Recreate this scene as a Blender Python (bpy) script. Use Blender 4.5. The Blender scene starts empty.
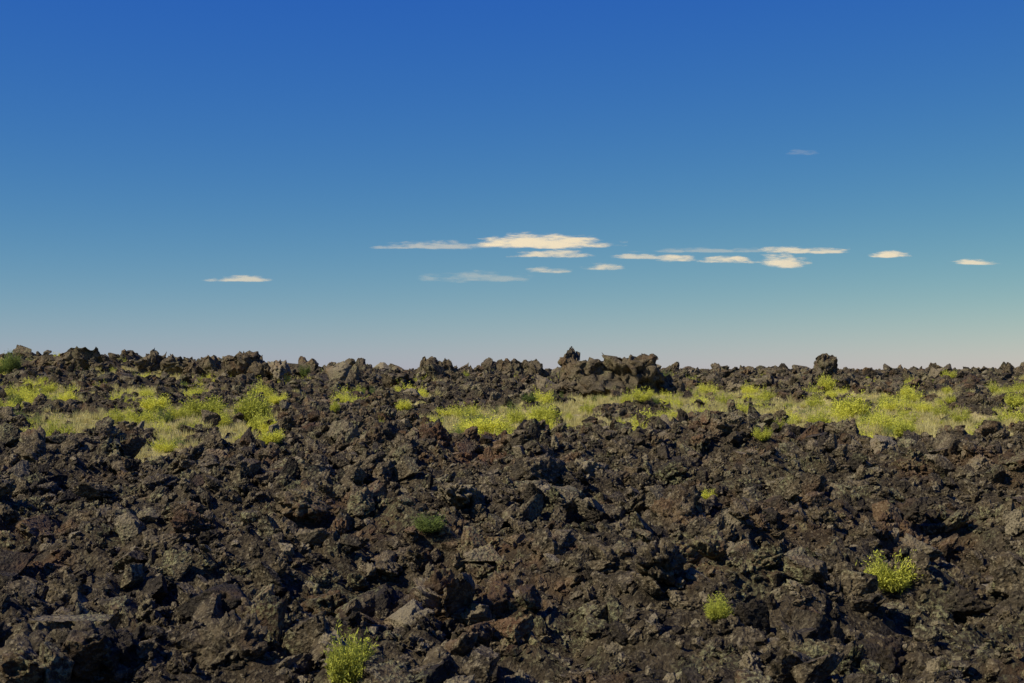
import bpy, bmesh, math
import numpy as np
from mathutils import Vector

rng = np.random.default_rng(11)
scene = bpy.context.scene
scene.view_settings.view_transform = 'Standard'
scene.view_settings.look = 'None'
scene.view_settings.exposure = 0

# ------------------------------------------------------------------ noise
_p = np.random.default_rng(5).permutation(256)
PERM = np.concatenate([_p, _p, _p])
_g = np.random.default_rng(6).normal(size=(256, 3)); _g /= np.linalg.norm(_g, axis=1)[:, None]

def perlin(x, y, z):
    x, y, z = np.broadcast_arrays(np.asarray(x, float), np.asarray(y, float), np.asarray(z, float))
    xi, yi, zi = np.floor(x).astype(int), np.floor(y).astype(int), np.floor(z).astype(int)
    xf, yf, zf = x - xi, y - yi, z - zi
    f = lambda t: t*t*t*(t*(t*6-15)+10)
    u, v, w = f(xf), f(yf), f(zf)
    def g(dx, dy, dz):
        h = PERM[(PERM[(PERM[(xi+dx) & 255] + yi + dy) & 255] + zi + dz) & 255]
        gr = _g[h]
        return gr[..., 0]*(xf-dx) + gr[..., 1]*(yf-dy) + gr[..., 2]*(zf-dz)
    l = lambda a, b, t: a + (b-a)*t
    return 1.6*l(l(l(g(0,0,0), g(1,0,0), u), l(g(0,1,0), g(1,1,0), u), v),
             l(l(g(0,0,1), g(1,0,1), u), l(g(0,1,1), g(1,1,1), u), v), w)

def fbm(x, y, z=0.0, o=4):
    r = 0; a = 1.0; s = 1.0
    for i in range(o):
        r = r + a*perlin(x*s + 17.3*i, y*s + 9.1*i, z*s + 3.7*i); a *= 0.5; s *= 2.03
    return r
def ridged(x, y, z=0.0, o=3):
    r = 0; a = 1.0; s = 1.0
    for i in range(o):
        r = r + a*(1-2*np.abs(perlin(x*s + 7.3*i, y*s + 19.1*i, z*s + 5.7*i))); a *= 0.5; s *= 2.1
    return r
def sst(a, b, x):
    t = np.clip((x-a)/(b-a), 0, 1); return t*t*(3-2*t)
def gauss(x, y, cx, cy, sx, sy):
    return np.exp(-((x-cx)/sx)**2 - ((y-cy)/sy)**2)

# ------------------------------------------------------------------ terrain
PY = [-60, 3, 8, 16, 22, 30, 40, 46, 50, 60, 80, 110, 150, 190, 220, 250, 300, 600, 8000]
PZ = [3.2, 3.2, 2.4, 0.2, 0.5, 0.95, 1.55, 1.85, 1.90, 2.15, 2.55, 3.05, 3.5, 3.75, 3.85, 3.7, 3.0, 2.0, 0.0]

def edge(x, y):
    # irregular outer edge of the young lava flow (where plants start)
    return (y + 2.5*gauss(x, 0, -12, 0, 6, 1e9) - 2.5*gauss(x, 0, 3, 0, 6, 1e9) - 7*gauss(x, 0, 10, 0, 6, 1e9)
            + 2.5*perlin(x/9, 3.3, 0.5) + 1.6*perlin(x/3.5, y/9, 1.5))

def veg(x, y):
    yy = edge(x, y)
    band = sst(46, 50, yy)*(1-sst(165, 205, y))
    n = fbm(x/4.5, y/11, 4.2, 5)
    b = (0.85*gauss(x, y, -16, 58, 8, 13) + 0.8*gauss(x, y, -1, 62, 5, 12) + 0.75*gauss(x, y, 19, 66, 8, 14)
         + 0.6*gauss(x, y, 9, 90, 12, 18) + 0.6*gauss(x, y, -36, 100, 18, 28)
         + 0.4*gauss(x, y, 28, 105, 18, 24) + 0.45*gauss(x, y, -48, 150, 22, 20) + 0.3*gauss(x, y, 2, 135, 25, 14)
         - 0.6*gauss(x, y, -8, 60, 3.4, 12) - 0.3*gauss(x, y, 7, 58, 4, 7))
    return band*sst(0.16, 0.5, 0.9*n + b)

def base_h(x, y):
    z = np.interp(y, PY, PZ)
    z = z + 2.4*gauss(x, y, -60, 160, 24, 28) + 1.0*gauss(x, y, -34, 150, 12, 18)
    z = z + 0.45*gauss(x, y, 19, 46, 5, 4) + 0.4*gauss(x, y, -21, 46, 6, 3.5) + 0.6*gauss(x, y, 11, 38, 4, 5)
    z = z + 0.6*gauss(x, y, 8, 52, 4, 4) + 0.4*gauss(x, y, -8, 54, 4, 6)
    z = z - 0.9*gauss(x, y, 9.3, 30, 1.4, 5) + 0.5*gauss(x, y, -5, 33, 4, 4) - 0.4*gauss(x, y, -2, 26, 2.5, 3)
    return z

def height(x, y):
    x = np.asarray(x, float); y = np.asarray(y, float)
    v = veg(x, y)
    rough = (1-0.85*v)*sst(-5, 14, y)
    near = 1-sst(280, 500, y)
    z = base_h(x, y)
    z = z + near*rough*(0.62*fbm(x/4.5, y/4.5, 0.3, 3) + 0.34*ridged(x/2.2, y/2.2, 2.0, 3)
                        + 0.18*fbm(x/0.7, y/0.7, 7.0, 3))
    z = z + near*0.45*rough*sst(90, 150, y)*ridged(x/7, y/12, 8.0, 3)
    z = z + 0.22*v*fbm(x/3, y/3, 5.0, 3)
    return z

def hw(y):
    return 0.55*np.abs(y) + 14
ys = np.concatenate([np.arange(-60, 12, 1.5), np.arange(12, 70, 0.14),
                     70 + np.cumsum(np.linspace(0.16, 0.9, 350)),])
ys = np.concatenate([ys, ys[-1] + np.cumsum(np.geomspace(2, 700, 50))])
NC = 560
us = np.linspace(-1, 1, NC)
X = us[None, :]*hw(ys)[:, None]; Y = np.repeat(ys[:, None], NC, 1)
Z = height(X, Y); V = veg(X, Y)
NR = len(ys)
co = np.stack([X, Y, Z], -1).reshape(-1, 3)
i = np.arange(NR*NC).reshape(NR, NC)
faces = np.stack([i[:-1, :-1], i[:-1, 1:], i[1:, 1:], i[1:, :-1]], -1).reshape(-1, 4)

def mesh_np(name, co, faces):
    me = bpy.data.meshes.new(name)
    k = faces.shape[1]
    me.vertices.add(len(co)); me.vertices.foreach_set('co', co.astype(np.float32).ravel())
    me.loops.add(faces.size); me.loops.foreach_set('vertex_index', faces.astype(np.int32).ravel())
    me.polygons.add(len(faces)); me.polygons.foreach_set('loop_start', np.arange(0, faces.size, k, dtype=np.int32))
    me.update(calc_edges=True); me.validate()
    return me
def link(name, me, mat=None):
    ob = bpy.data.objects.new(name, me); scene.collection.objects.link(ob)
    if mat: me.materials.append(mat)
    return ob

# ------------------------------------------------------------------ materials
class NT:
    def __init__(s, mat):
        mat.use_nodes = True; s.t = mat.node_tree; s.t.nodes.clear()
    def n(s, typ, **kw):
        nd = s.t.nodes.new(typ)
        for k, v in kw.items(): setattr(nd, k, v)
        return nd
    def l(s, a, b): s.t.links.new(a, b)
    def noise(s, vec, sc, det=3, rough=0.55):
        nd = s.n('ShaderNodeTexNoise'); nd.inputs['Scale'].default_value = sc
        nd.inputs['Detail'].default_value = det; nd.inputs['Roughness'].default_value = rough
        s.l(vec, nd.inputs['Vector']); return nd.outputs['Fac']
    def ramp(s, fac, a, b, ca=0, cb=1):
        nd = s.n('ShaderNodeMapRange'); nd.interpolation_type = 'SMOOTHSTEP'
        s.l(fac, nd.inputs['Value'])
        nd.inputs['From Min'].default_value = a; nd.inputs['From Max'].default_value = b
        nd.inputs['To Min'].default_value = ca; nd.inputs['To Max'].default_value = cb
        return nd.outputs['Result']
    def mix(s, fac, a, b):
        nd = s.n('ShaderNodeMix', data_type='RGBA')
        for sock, v in ((nd.inputs[0], fac), (nd.inputs[6], a), (nd.inputs[7], b)):
            if hasattr(v, 'is_output'): s.l(v, sock)
            else: sock.default_value = (*v, 1) if isinstance(v, tuple) else v
        return nd.outputs[2]
    def math(s, op, a, b=0.5):
        nd = s.n('ShaderNodeMath', operation=op)
        for sock, v in ((nd.inputs[0], a), (nd.inputs[1], b)):
            if hasattr(v, 'is_output'): s.l(v, sock)
            else: sock.default_value = v
        return nd.outputs[0]

def lava_nodes(t, inst=True, bump=0.10):
    geo = t.n('ShaderNodeNewGeometry'); pos = geo.outputs['Position']
    rnd = t.n('ShaderNodeObjectInfo').outputs['Random']
    n1 = t.noise(pos, 0.4, 4, 0.6); n2 = t.noise(pos, 3.5, 4, 0.6); n3 = t.noise(pos, 12, 5, 0.7)
    n4 = t.noise(pos, 0.22, 4, 0.65)
    c = t.mix(t.ramp(n2, 0.35, 0.65), (0.036, 0.027, 0.016), (0.140, 0.104, 0.056))
    c = t.mix(t.ramp(n3, 0.50, 0.62, 0, 0.75), c, (0.30, 0.24, 0.14))  # pale speckles: bright highlights painted into the lava colour
    if inst:
        c = t.mix(t.ramp(rnd, 0.0, 0.45, 0.85, 0), c, (0.022, 0.017, 0.012))
        c = t.mix(t.ramp(rnd, 0.80, 1.0, 0, 0.65), c, (0.31, 0.25, 0.15))
    c = t.mix(t.ramp(n1, 0.53, 0.67, 0, 0.42), c, (0.20, 0.105, 0.045))
    c = t.mix(t.ramp(n4, 0.60, 0.70, 0, 0.42), c, (0.22, 0.10, 0.045))
    lich = t.math('MULTIPLY', t.ramp(n3, 0.46, 0.58), t.ramp(t.noise(pos, 0.7, 2), 0.52, 0.64))
    c = t.mix(t.math('MULTIPLY', lich, 0.55), c, (0.28, 0.27, 0.12))
    vor = t.n('ShaderNodeTexVoronoi'); vor.inputs['Scale'].default_value = 16; t.l(pos, vor.inputs['Vector'])
    hgt = t.math('ADD', t.math('MULTIPLY', n3, 1.3), t.math('MULTIPLY', vor.outputs['Distance'], 0.6))
    bmp = t.n('ShaderNodeBump'); bmp.inputs['Strength'].default_value = 1.0; bmp.inputs['Distance'].default_value = bump
    t.l(hgt, bmp.inputs['Height'])
    return pos, c, bmp.outputs['Normal']

def finish(t, c, nrm=None, rough=0.8, spec=0.25):
    b = t.n('ShaderNodeBsdfPrincipled'); b.inputs['Roughness'].default_value = rough
    b.inputs['Specular IOR Level'].default_value = spec
    if hasattr(c, 'is_output'): t.l(c, b.inputs['Base Color'])
    else: b.inputs['Base Color'].default_value = (*c, 1)
    if nrm: t.l(nrm, b.inputs['Normal'])
    o = t.n('ShaderNodeOutputMaterial'); t.l(b.outputs[0], o.inputs[0]); return b

m_rock = bpy.data.materials.new('lava_rock'); t = NT(m_rock)
pos, c, nr = lava_nodes(t, True, 0.08); finish(t, c, nr, 0.7, 0.15)
m_out = bpy.data.materials.new('outcrop_rock'); t = NT(m_out)
pos, c, nr = lava_nodes(t, False)
c = t.mix(t.ramp(t.noise(pos, 1.3, 4), 0.4, 0.6, 0.0, 0.55), c, (0.19, 0.15, 0.09))
finish(t, c, nr, 0.8, 0.1)

m_gr = bpy.data.materials.new('ground'); t = NT(m_gr)
pos, c, nr = lava_nodes(t, False)
c = t.mix(0.45, c, (0.020, 0.015, 0.010))
at = t.n('ShaderNodeAttribute', attribute_name='veg')
ns = t.noise(pos, 0.9, 5, 0.7)
soil = t.mix(t.ramp(ns, 0.35, 0.65), (0.22, 0.17, 0.07), (0.52, 0.42, 0.19))
soil = t.mix(t.ramp(t.noise(pos, 0.3, 4, 0.7), 0.45, 0.58, 0, 0.7), soil, (0.31, 0.29, 0.06))
vf = t.ramp(t.math('ADD', at.outputs['Fac'], t.math('MULTIPLY', t.math('SUBTRACT', ns, 0.5), 1.8)), 0.3, 0.6)
c = t.mix(vf, c, soil)
finish(t, c, nr, 0.9, 0.1)

def leafmat(name, a, b, trans=0.35):
    m = bpy.data.materials.new(name); t = NT(m)
    rnd = t.n('ShaderNodeObjectInfo').outputs['Random']
    geo = t.n('ShaderNodeNewGeometry')
    f = t.math('ADD', t.math('MULTIPLY', rnd, 0.6), t.math('MULTIPLY', geo.outputs['Random Per Island'], 0.5))
    c = t.mix(f, a, b)
    d = t.n('ShaderNodeBsdfDiffuse'); tr = t.n('ShaderNodeBsdfTranslucent')
    t.l(c, d.inputs[0]); t.l(c, tr.inputs[0])
    mx = t.n('ShaderNodeMixShader'); mx.inputs[0].default_value = trans
    t.l(d.outputs[0], mx.inputs[1]); t.l(tr.outputs[0], mx.inputs[2])
    o = t.n('ShaderNodeOutputMaterial'); t.l(mx.outputs[0], o.inputs[0]); return m
m_rabbit = leafmat('rabbitbrush_leaf', (0.28, 0.30, 0.055), (0.84, 0.80, 0.12))
m_sage = leafmat('green_shrub_leaf', (0.10, 0.14, 0.035), (0.26, 0.30, 0.08))
m_grass = leafmat('dry_grass', (0.38, 0.34, 0.11), (0.78, 0.67, 0.29))

# ------------------------------------------------------------------ ground object
me = mesh_np('ground', co, faces)
a = me.attributes.new('veg', 'FLOAT', 'POINT'); a.data.foreach_set('value', V.ravel().astype(np.float32))
ground = link('ground', me, m_gr)

# ------------------------------------------------------------------ rocks
_ico = {}
def ico(sub):
    if sub not in _ico:
        bm = bmesh.new(); bmesh.ops.create_icosphere(bm, subdivisions=sub, radius=1)
        v = np.array([p.co[:] for p in bm.verts]); f = np.array([[q.index for q in p.verts] for p in bm.faces]); bm.free()
        _ico[sub] = (v, f)
    return _ico[sub]
def cut(w, r, planes, lo, hi):
    # slice flat fracture faces off the body
    n = r.normal(size=(planes, 3)); n /= np.linalg.norm(n, axis=1)[:, None]
    for nn in n:
        d = r.uniform(lo, hi)*np.percentile(w @ nn, 99)
        k = w @ nn
        w = w - np.clip(k-d, 0, None)[:, None]*nn
    return w
def rock_np(seed, sub=4, planes=13, jag=0.22, squash=0.75, fine=0.07, cuts=0, pit=0.05):
    r = np.random.default_rng(seed)
    d, f = ico(sub)
    n = r.normal(size=(planes, 3)); n /= np.linalg.norm(n, axis=1)[:, None]
    dist = r.uniform(0.5, 1.0, planes)
    dots = d @ n.T
    rad = np.where(dots > 0.05, dist/np.maximum(dots, 0.05), 9).min(1); rad = np.minimum(rad, 1.25)
    s = seed*3.17
    w = d*rad[:, None]
    disp = jag*fbm(w[:, 0]*1.9+s, w[:, 1]*1.9, w[:, 2]*1.9, 4)
    disp += fine*ridged(w[:, 0]*3.5+s, w[:, 1]*3.5, w[:, 2]*3.5, 3)
    disp -= 0.40*np.clip(perlin(w[:, 0]*2.6+s, w[:, 1]*2.6+5, w[:, 2]*2.6), 0.1, 0.5)
    w = w*(1+disp)[:, None]
    if cuts: w = cut(w, r, cuts, 0.5, 0.88)
    w += (0.025 if cuts else 0.06)*np.stack([fbm(w[:, 0]*5+s+9*k, w[:, 1]*5, w[:, 2]*5, 2) for k in range(3)], 1)
    w *= (1-pit*np.clip(fbm(w[:, 0]*8+s, w[:, 1]*8, w[:, 2]*8, 2), -0.2, 1)*2)[:, None]
    w *= np.array([r.uniform(0.8, 1.2), r.uniform(0.75, 1.1), squash*r.uniform(0.75, 1.15)])
    return w, f
rocks = bpy.data.collections.new('lava_rock_sources')
NRK = 20
for k in range(NRK):    # first 6 clinkery, the rest fractured blocks
    w, f = rock_np(100+k, 5, int(8+k % 7), 0.28+0.03*(k % 6), 0.85, 0.15, 0 if k < 6 else 9+k % 6, 0.05 if k < 6 else 0.03)
    me = mesh_np('lava_rock_%02d' % k, w, f); me.materials.append(m_rock)
    rocks.objects.link(bpy.data.objects.new('lava_rock_%02d' % k, me))

def instancer(name, coll, P, R, S, I):
    me = bpy.data.meshes.new(name); me.vertices.add(len(P)); me.vertices.foreach_set('co', P.astype(np.float32).ravel())
    for nm, arr in (('rot', R), ('scl', S)):
        a = me.attributes.new(nm, 'FLOAT_VECTOR', 'POINT'); a.data.foreach_set('vector', arr.astype(np.float32).ravel())
    a = me.attributes.new('idx', 'INT', 'POINT'); a.data.foreach_set('value', I.astype(np.int32))
    ob = link(name, me)
    ng = bpy.data.node_groups.new(name, 'GeometryNodeTree')
    ng.interface.new_socket('Geometry', in_out='INPUT', socket_type='NodeSocketGeometry')
    ng.interface.new_socket('Geometry', in_out='OUTPUT', socket_type='NodeSocketGeometry')
    N = ng.nodes; gi = N.new('NodeGroupInput'); go = N.new('NodeGroupOutput')
    ci = N.new('GeometryNodeCollectionInfo'); ci.inputs['Collection'].default_value = coll
    ci.inputs['Separate Children'].default_value = True; ci.inputs['Reset Children'].default_value = True
    ip = N.new('GeometryNodeInstanceOnPoints'); ip.inputs['Pick Instance'].default_value = True
    def na(nm, ty):
        q = N.new('GeometryNodeInputNamedAttribute'); q.data_type = ty; q.inputs['Name'].default_value = nm
        return q.outputs['Attribute']
    L = ng.links
    L.new(gi.outputs[0], ip.inputs['Points']); L.new(ci.outputs[0], ip.inputs['Instance'])
    L.new(na('idx', 'INT'), ip.inputs['Instance Index'])
    L.new(na('rot', 'FLOAT_VECTOR'), ip.inputs['Rotation']); L.new(na('scl', 'FLOAT_VECTOR'), ip.inputs['Scale'])
    L.new(ip.outputs[0], go.inputs[0])
    md = ob.modifiers.new('instances', 'NODES'); md.node_group = ng
    return ob

def fan(n, y0, y1, k=0.42, m=5):
    out = []
    tot = 0
    while tot < n:
        y = rng.uniform(y0, y1, n*2); x = rng.uniform(-1, 1, n*2)*(k*y1+m)
        ok = np.abs(x) < k*y+m
        out.append(np.stack([x[ok], y[ok]], 1)); tot += ok.sum()
    return np.concatenate(out)[:n]
def farea(y0, y1, k=0.42, m=5): return k*(y1*y1-y0*y0)+2*m*(y1-y0)

PP, SS = [], []
def scatter(y0, y1, dens, smin, smax, power=1.6, sink=0.12, vegpow=2.0, clump=None):
    n = int(farea(y0, y1)*dens); q = fan(n, y0, y1)
    keep = rng.uniform(size=n) < np.maximum((1-veg(q[:, 0], q[:, 1]))**vegpow, 0.05)
    if clump is not None:
        c = fbm(q[:, 0]/clump, q[:, 1]/clump, 12.0, 2)
        keep &= rng.uniform(size=n) < sst(-0.3, 0.4, c)
    q = q[keep]; n = len(q)
    s = smin + (smax-smin)*rng.uniform(size=n)**(power*1.6)
    z = height(q[:, 0], q[:, 1]) + s*sink*rng.uniform(-0.6, 1.6, n)
    PP.append(np.column_stack([q, z])); SS.append(s)
scatter(13, 45, 34, 0.06, 0.24)
scatter(13, 65, 8, 0.16, 0.45)
scatter(13, 65, 3.0, 0.38, 0.85, 1.0, 0.28, 2, 3)
scatter(13, 65, 0.5, 0.75, 1.4, 1.2, 0.2, 3, 3)
scatter(45, 105, 7, 0.15, 0.45)
scatter(62, 130, 1.6, 0.35, 1.0, 1.5)
scatter(105, 240, 1.3, 0.4, 1.2, 1.5)
scatter(110, 240, 0.10, 1.0, 2.9, 1.4, 0.15, 3, 8)
P = np.concatenate(PP); s = np.concatenate(SS); n = len(P)
S = (s/2)[:, None]*rng.uniform(0.75, 1.25, (n, 3)); R = rng.uniform(-1, 1, (n, 3))*np.array([0.7, 0.7, 3.14])
big = (rng.uniform(size=n) < 0.4) & (s < 0.8); R[big] = rng.uniform(-3.14, 3.14, (big.sum(), 3))
I = rng.integers(0, NRK, n); bb = (s > 0.4); I[bb] = rng.integers(4, NRK, bb.sum())
print('rocks', n)
instancer('lava_rocks', rocks, P, R, S, I)

# ------------------------------------------------------------------ outcrops
F = 1422.0
def bearing(px, d): return (px-512)/F*d
def outcrop(name, px, d, ytop, lumps, seed):
    cx = bearing(px, d); allv, allf, o = [], [], 0
    zb = float(base_h(np.array([cx]), np.array([d]))[0])
    for j, (dx, dz, w, h, dep) in enumerate(lumps):
        v, f = rock_np(seed+j*7, 5, 12, 0.26, 1.0, 0.09, 8)
        v = v/np.abs(v).max(0)
        v = v*np.array([w/2, dep/2, h/2]) + np.array([dx, rng.uniform(-0.3, 0.3), dz])
        v += 0.2*np.stack([fbm(v[:, 0]*1.3+seed+k*9, v[:, 1]*1.3, v[:, 2]*1.3, 4) for k in range(3)], 1)*min(w, h)**0.5
        allv.append(v); allf.append(f+o); o += len(v)
    co = np.concatenate(allv)
    top = 5+(372-ytop)/F*d - zb
    co[:, 2] *= max(top, 0.6)/co[:, 2].max()
    me = mesh_np(name, co, np.concatenate(allf))
    ob = link(name, me, m_out); ob.location = (cx, d, zb)
    return ob
outcrop('lava_outcrop', 612, 106, 352, [(-0.2, 0.5, 9.4, 4.4, 6), (1.8, 1.3, 5.6, 3.6, 4), (2.6, 2.3, 2.4, 2.0, 2.4), (-2.2, 1.6, 4.0, 2.8, 3), (4.2, 0.3, 2.8, 2.8, 3), (-4.2, 0.0, 3.2, 2.3, 3), (0.6, 2.0, 2.8, 2.0, 2.5), (-1, -0.2, 8, 2.4, 7)], 301)
outcrop('lava_outcrop', 572, 114, 346, [(0, 1.6, 2.0, 4.2, 2), (-0.3, 2.7, 1.5, 2.2, 1.6), (0.9, 1.2, 1.8, 3.0, 2)], 311)
outcrop('lava_outcrop', 828, 118, 353, [(0, 0.9, 3.8, 3.4, 3), (0.1, 2.4, 2.2, 2.8, 2.0), (-1.2, 0.8, 2.4, 2.6, 2), (1.6, 0.6, 2.2, 1.8, 2)], 402)
outcrop('lava_outcrop', 243, 135, 350, [(0, 1.2, 4.0, 3.6, 3), (1.6, 0.8, 3.0, 2.4, 3), (-1.6, 0.7, 2.6, 2.0, 2)], 503)
outcrop('lava_outcrop', 338, 130, 358, [(0, 1.0, 3.4, 2.6, 3), (-1.5, 0.8, 2, 1.8, 2)], 604)
outcrop('lava_outcrop', 150, 140, 347, [(0, 0.8, 3, 3.0, 3), (2.0, 0.8, 3.2, 2.2, 3), (4.4, 0.6, 2.6, 2.8, 3), (6, 0.6, 3, 2.4, 3)], 705)
outcrop('lava_outcrop', 430, 150, 356, [(0, 0.8, 3.4, 2.6, 2), (1.8, 0.6, 3.4, 2.0, 2)], 806)
outcrop('lava_outcrop', 512, 160, 358, [(0, 0.8, 4.2, 2.6, 2), (2.8, 0.6, 3.4, 2.2, 2)], 907)
outcrop('lava_outcrop', 75, 140, 346, [(0, 0.8, 6, 3.0, 3), (-3.0, 0.6, 4.6, 2.2, 3), (2.6, 0.6, 4, 2.4, 3)], 1005)
outcrop('lava_outcrop', 770, 165, 365, [(0, 0.8, 5, 2.6, 2), (3.8, 0.6, 4.4, 2.2, 2), (-4, .5, 4, 2, 2)], 1107)
outcrop('lava_outcrop', 1005, 150, 362, [(0, 0.8, 5, 2.6, 2), (-3.8, 0.6, 4.4, 2.0, 2)], 1207)

# ------------------------------------------------------------------ plants
def blades(n, hmin, hmax, w, spread, lean, seed, leafy=0):
    r = np.random.default_rng(seed); V_, F_ = [], []
    def quad(a, b, wd, side):
        o = len(V_); V_.extend([a-side*wd, a+side*wd, b+side*wd*0.35, b-side*wd*0.35]); F_.append([o, o+1, o+2, o+3])
    lop = r.uniform(0, 6.28); lob = r.uniform(0.1, 0.35)
    for k in range(n):
        az = r.uniform(0, 2*math.pi); l = lean*math.sqrt(r.uniform()); h = r.uniform(hmin, hmax)*(1-0.35*(l/lean)**2)
        h *= 1+lob*math.sin(az*2+lop)+0.15*math.sin(az*5+lop*2)
        p = np.array([math.cos(az), math.sin(az), 0])*spread*r.uniform(0, 0.4)
        d = np.array([math.cos(az)*math.sin(l), math.sin(az)*math.sin(l), math.cos(l)])
        az2 = r.uniform(0, 6.28); side = np.array([math.cos(az2), math.sin(az2), 0])
        q = p + d*h*0.55; e = q + (d*0.8+np.array([0, 0, 0.25]))*h*0.45
        quad(p, q, w, side); quad(q, e, w*0.8, side)
        for j in range(leafy):
            tt = r.uniform(0.45, 1.05); b = p+(e-p)*tt + r.normal(size=3)*0.035
            dd = d*0.5 + r.normal(size=3)*0.6; dd /= np.linalg.norm(dd)
            sd = np.cross(dd, r.normal(size=3)); sd /= np.linalg.norm(sd)
            quad(b, b+dd*r.uniform(0.03, 0.07), 0.010, sd)
    return np.array(V_), np.array(F_)
def plant_coll(name, mat, variants):
    c = bpy.data.collections.new(name)
    for k, args in enumerate(variants):
        v, f = blades(*args); me = mesh_np('%s_%d' % (name, k), v, f); me.materials.append(mat)
        c.objects.link(bpy.data.objects.new('%s_%d' % (name, k), me))
    return c
shr = plant_coll('rabbitbrush_source', m_rabbit, [(150, 0.3, 0.65, 0.006, 0.3, 1.15, 50+k, 12) for k in range(6)])
sag = plant_coll('green_shrub_source', m_sage, [(140, 0.3, 0.6, 0.006, 0.25, 1.2, 60+k, 12) for k in range(4)])
gra = plant_coll('dry_grass_source', m_grass, [(90, 0.15, 0.4, 0.008, 0.3, 0.8, 70+k) for k in range(5)])

def plants(name, coll, nv, y0, y1, dens, smin, smax, thr, cl, cz, pw=1.0, vmin=0.0):
    n = int(farea(y0, y1)*dens); q = fan(n, y0, y1)
    v = veg(q[:, 0], q[:, 1]); c = fbm(q[:, 0]/cl, q[:, 1]/(cl*1.6), cz, 3)
    keep = (rng.uniform(size=n) < np.maximum(v, vmin))*(rng.uniform(size=n) < sst(thr, thr+0.5, c))
    q = q[keep]; n = len(q); z = height(q[:, 0], q[:, 1]) - 0.02
    s = smin + (smax-smin)*rng.uniform(size=n)**pw
    instancer(name, coll, np.column_stack([q, z]), np.column_stack([np.zeros((n, 2)), rng.uniform(0, 6.28, n)]),
              s[:, None]*np.column_stack([np.ones((n, 2)), rng.uniform(0.75, 1.1, n)]), rng.integers(0, nv, n))
    print(name, n)
plants('dry_grass', gra, 5, 44, 210, 3.0, 0.6, 1.5, -0.6, 5, 31.0)
plants('rabbitbrush_patch', shr, 6, 44, 200, 0.45, 0.4, 1.9, -0.12, 3, 41.0, 1.8)
plants('green_shrub_patch', sag, 4, 46, 210, 0.12, 0.4, 1.4, -0.1, 7, 51.0)
plants('rabbitbrush_scatter', shr, 6, 56, 200, 0.05, 0.4, 1.5, -0.15, 6, 61.0, 1.8, 0.5)

def ground_hit(px, py):
    d = np.arange(14, 240, 0.05); x = (px-512)/F*d; ray = 5.0 - (py-372)/F*d
    h = height(x, d); k = np.argmax(h > ray); return x[k], d[k], h[k]
def shrub(name, mat, px, py, wpx, seed, n=260, hs=1.0):
    x, y, z = ground_hit(px, py)
    w = wpx/F*y
    v, f = blades(n, 0.28, 0.62, 0.005, 0.25, 1.1, seed, 16)
    s = w/1.0; v = v*np.array([s, s, s*hs])
    me = mesh_np(name, v, f); ob = link(name, me, mat); ob.location = (x, y, z+0.03)
for k, (px, py, w, hs) in enumerate([(350, 688, 64, 1.4), (717, 622, 40, .9), (890, 592, 60, 1.0), (708, 503, 18, 1), (762, 442, 22, 1),
        (903, 438, 30, .9), (778, 434, 24, .9), (335, 415, 14, 1.6), (852, 420, 46, .9), (254, 424, 48, 1.1), (272, 446, 30, .8), (486, 438, 60, .6), (544, 426, 38, .9),
        (826, 392, 22, 1.2), (404, 412, 22, .8), (446, 420, 26, .8), (205, 418, 48, .7), (155, 412, 34, .8), (1015, 408, 26, .9), (382, 432, 14, 1.3), (470, 436, 30, .6), (270, 436, 24, 1)]):
    shrub('rabbitbrush', m_rabbit, px, py, w, 900+k, 260, hs)
for k, (px, py, w, hs) in enumerate([(430, 535, 38, .8), (12, 372, 26, 1.3), (305, 378, 14, 1.6), (2, 376, 18, 1.2), (666, 385, 14, 1.5)]):
    shrub('green_shrub', m_sage, px, py, w, 950+k, 260, hs)

# ------------------------------------------------------------------ clouds
def cloudmat(name, dens, seed):
    m = bpy.data.materials.new(name); t = NT(m)
    uv = t.n('ShaderNodeAttribute', attribute_name='shape')
    sep = t.n('ShaderNodeSeparateXYZ'); t.l(uv.outputs['Vector'], sep.inputs[0])
    tc = t.n('ShaderNodeTexCoord')
    mp = t.n('ShaderNodeMapping'); mp.inputs['Scale'].default_value = (0.008, 0.0, 0.035); mp.inputs['Location'].default_value = (seed*5.3, 0, seed)
    mp.inputs['Rotation'].default_value = (0, 0.12, 0)
    t.l(tc.outputs['Object'], mp.inputs['Vector'])
    n = t.noise(mp.outputs[0], 1.0, 8, 0.6)
    a = t.math('ADD', sep.outputs[0], t.math('MULTIPLY', t.math('SUBTRACT', n, 0.5), 2.4 if dens > 0.95 else 4.2))
    al = t.ramp(a, 0.0, 1.1 if dens < 0.95 else 0.8, 0, dens)
    d = t.n('ShaderNodeBsdfDiffuse'); tr = t.n('ShaderNodeBsdfTranslucent')
    for q in (d, tr): q.inputs[0].default_value = (0.84, 0.72, 0.46, 1)
    mx = t.n('ShaderNodeMixShader'); mx.inputs[0].default_value = 0.15
    t.l(d.outputs[0], mx.inputs[1]); t.l(tr.outputs[0], mx.inputs[2])
    tp = t.n('ShaderNodeBsdfTransparent'); m2 = t.n('ShaderNodeMixShader')
    t.l(al, m2.inputs[0]); t.l(tp.outputs[0], m2.inputs[1]); t.l(mx.outputs[0], m2.inputs[2])
    o = t.n('ShaderNodeOutputMaterial'); t.l(m2.outputs[0], o.inputs[0]); return m
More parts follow.
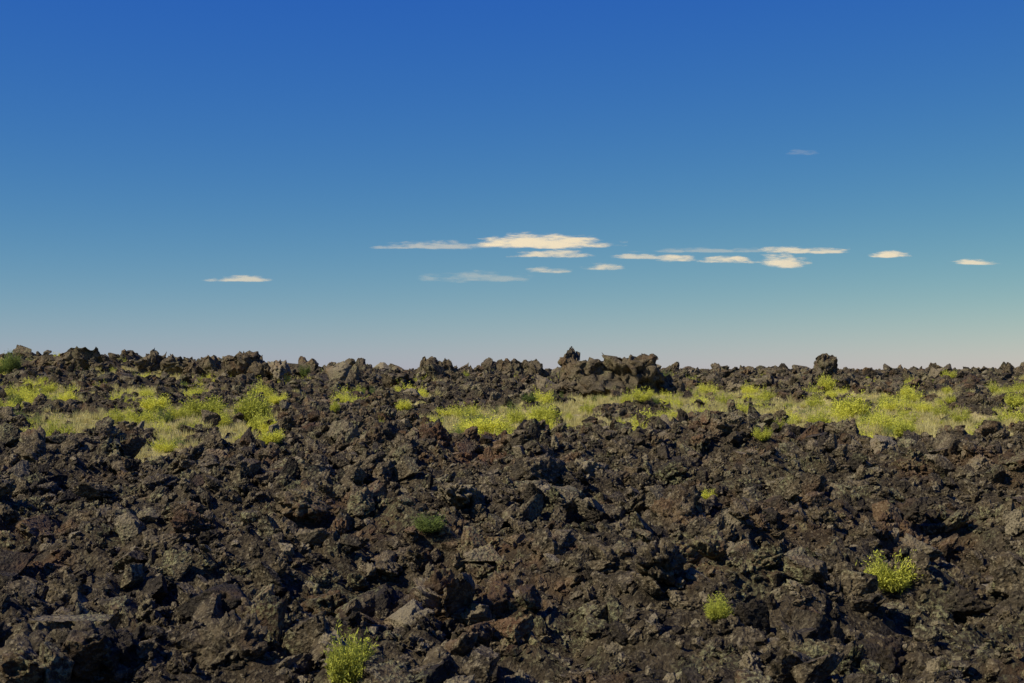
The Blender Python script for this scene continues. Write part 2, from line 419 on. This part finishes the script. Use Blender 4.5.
def cloud(px, py, wpx, hpx, dens, seed, flat=0.6):
    D = 6500.0 - (py-243)*45 + seed*8
    cx = bearing(px, D); cz = 5 + (372-py)/F*D; w = wpx/F*D; h = hpx/F*D
    nx, nz = 60, 16
    u, v = np.meshgrid(np.linspace(-1, 1, nx), np.linspace(-1, 1, nz))
    depth = 0.5*h*v*1.1 - 0.1*h*(1-u**2)
    co = np.stack([u*w/2, depth, h/2*v], -1).reshape(-1, 3)
    ii = np.arange(nx*nz).reshape(nz, nx)
    f = np.stack([ii[:-1, :-1], ii[:-1, 1:], ii[1:, 1:], ii[1:, :-1]], -1).reshape(-1, 4)
    me = mesh_np('cloud', co, f)
    vc = v + 0.35
    vv = np.where(vc < 0, vc/(1-flat), vc/1.35)
    s = 1 - np.abs(u)**2*1.2 - np.abs(vv)**1.6*1.3
    s = np.where((np.abs(u) > 0.999) | (np.abs(v) > 0.999), -2.5, s)
    sh = np.zeros((nx*nz, 3)); sh[:, 0] = np.clip(s, -2.5, 1).ravel()
    a = me.attributes.new('shape', 'FLOAT_VECTOR', 'POINT'); a.data.foreach_set('vector', sh.astype(np.float32).ravel())
    ob = link('cloud', me, cloudmat('cloud_vapour', dens, seed)); ob.location = (cx, D, cz)
    for p in me.polygons: p.use_smooth = True
for k, c in enumerate([(545, 241, 172, 25, 1.0), (440, 245, 150, 14, .45), (552, 254, 100, 13, .8), (480, 277, 130, 18, .25), (548, 270, 52, 11, .55),
        (602, 267, 52, 12, .75), (645, 256, 80, 10, .65), (676, 258, 54, 13, .8), (727, 260, 68, 12, .94), (803, 250, 120, 12, .8), (783, 260, 60, 28, .9),
        (891, 254, 54, 12, .94), (977, 262, 56, 10, .85), (238, 279, 80, 10, .65), (710, 250, 190, 9, .28), (802, 152, 40, 10, .10)]):
    cloud(*c, k+1)

# ------------------------------------------------------------------ light
elev = math.radians(44); az = math.radians(-115)   # azimuth from +Y, clockwise
sv = Vector((math.sin(az)*math.cos(elev), math.cos(az)*math.cos(elev), math.sin(elev)))
sl = bpy.data.lights.new('sun', 'SUN'); sl.energy = 5.0; sl.angle = math.radians(0.5); sl.color = (1, 0.94, 0.80)
so = bpy.data.objects.new('sun', sl); scene.collection.objects.link(so); so.rotation_euler = sv.to_track_quat('Z', 'Y').to_euler()
w = bpy.data.worlds.new('World'); scene.world = w; w.use_nodes = True
nt = w.node_tree; nt.nodes.clear()
sky = nt.nodes.new('ShaderNodeTexSky'); sky.sky_type = 'NISHITA'; sky.sun_disc = False
sky.sun_elevation = elev; sky.sun_rotation = az; sky.altitude = 1800; sky.air_density = 1.0; sky.dust_density = 0.6; sky.ozone_density = 3.0
# contrast grade of the sky (polariser-like): per-channel gain and power
ST = 0.08
sep = nt.nodes.new('ShaderNodeSeparateColor'); com = nt.nodes.new('ShaderNodeCombineColor')
nt.links.new(sky.outputs[0], sep.inputs[0])
for k, (g, p) in enumerate([(1.38, 1.85), (0.90, 1.22), (0.485, 0.06)]):
    m1 = nt.nodes.new('ShaderNodeMath'); m1.operation = 'MULTIPLY'; m1.inputs[1].default_value = ST
    m2 = nt.nodes.new('ShaderNodeMath'); m2.operation = 'POWER'; m2.inputs[1].default_value = p
    m3 = nt.nodes.new('ShaderNodeMath'); m3.operation = 'MULTIPLY'; m3.inputs[1].default_value = g/ST
    nt.links.new(sep.outputs[k], m1.inputs[0]); nt.links.new(m1.outputs[0], m2.inputs[0]); nt.links.new(m2.outputs[0], m3.inputs[0])
    nt.links.new(m3.outputs[0], com.inputs[k])
bg = nt.nodes.new('ShaderNodeBackground'); bg.inputs[1].default_value = ST
ow = nt.nodes.new('ShaderNodeOutputWorld')
nt.links.new(com.outputs[0], bg.inputs[0]); nt.links.new(bg.outputs[0], ow.inputs[0])

cam = bpy.data.cameras.new('camera'); cam.lens = 50; cam.sensor_width = 36; cam.clip_end = 30000
cob = bpy.data.objects.new('camera', cam); scene.collection.objects.link(cob)
cob.location = (0, 0, 5.0); cob.rotation_euler = (math.radians(90)+math.atan(30.5/1422), 0, 0)
scene.camera = cob
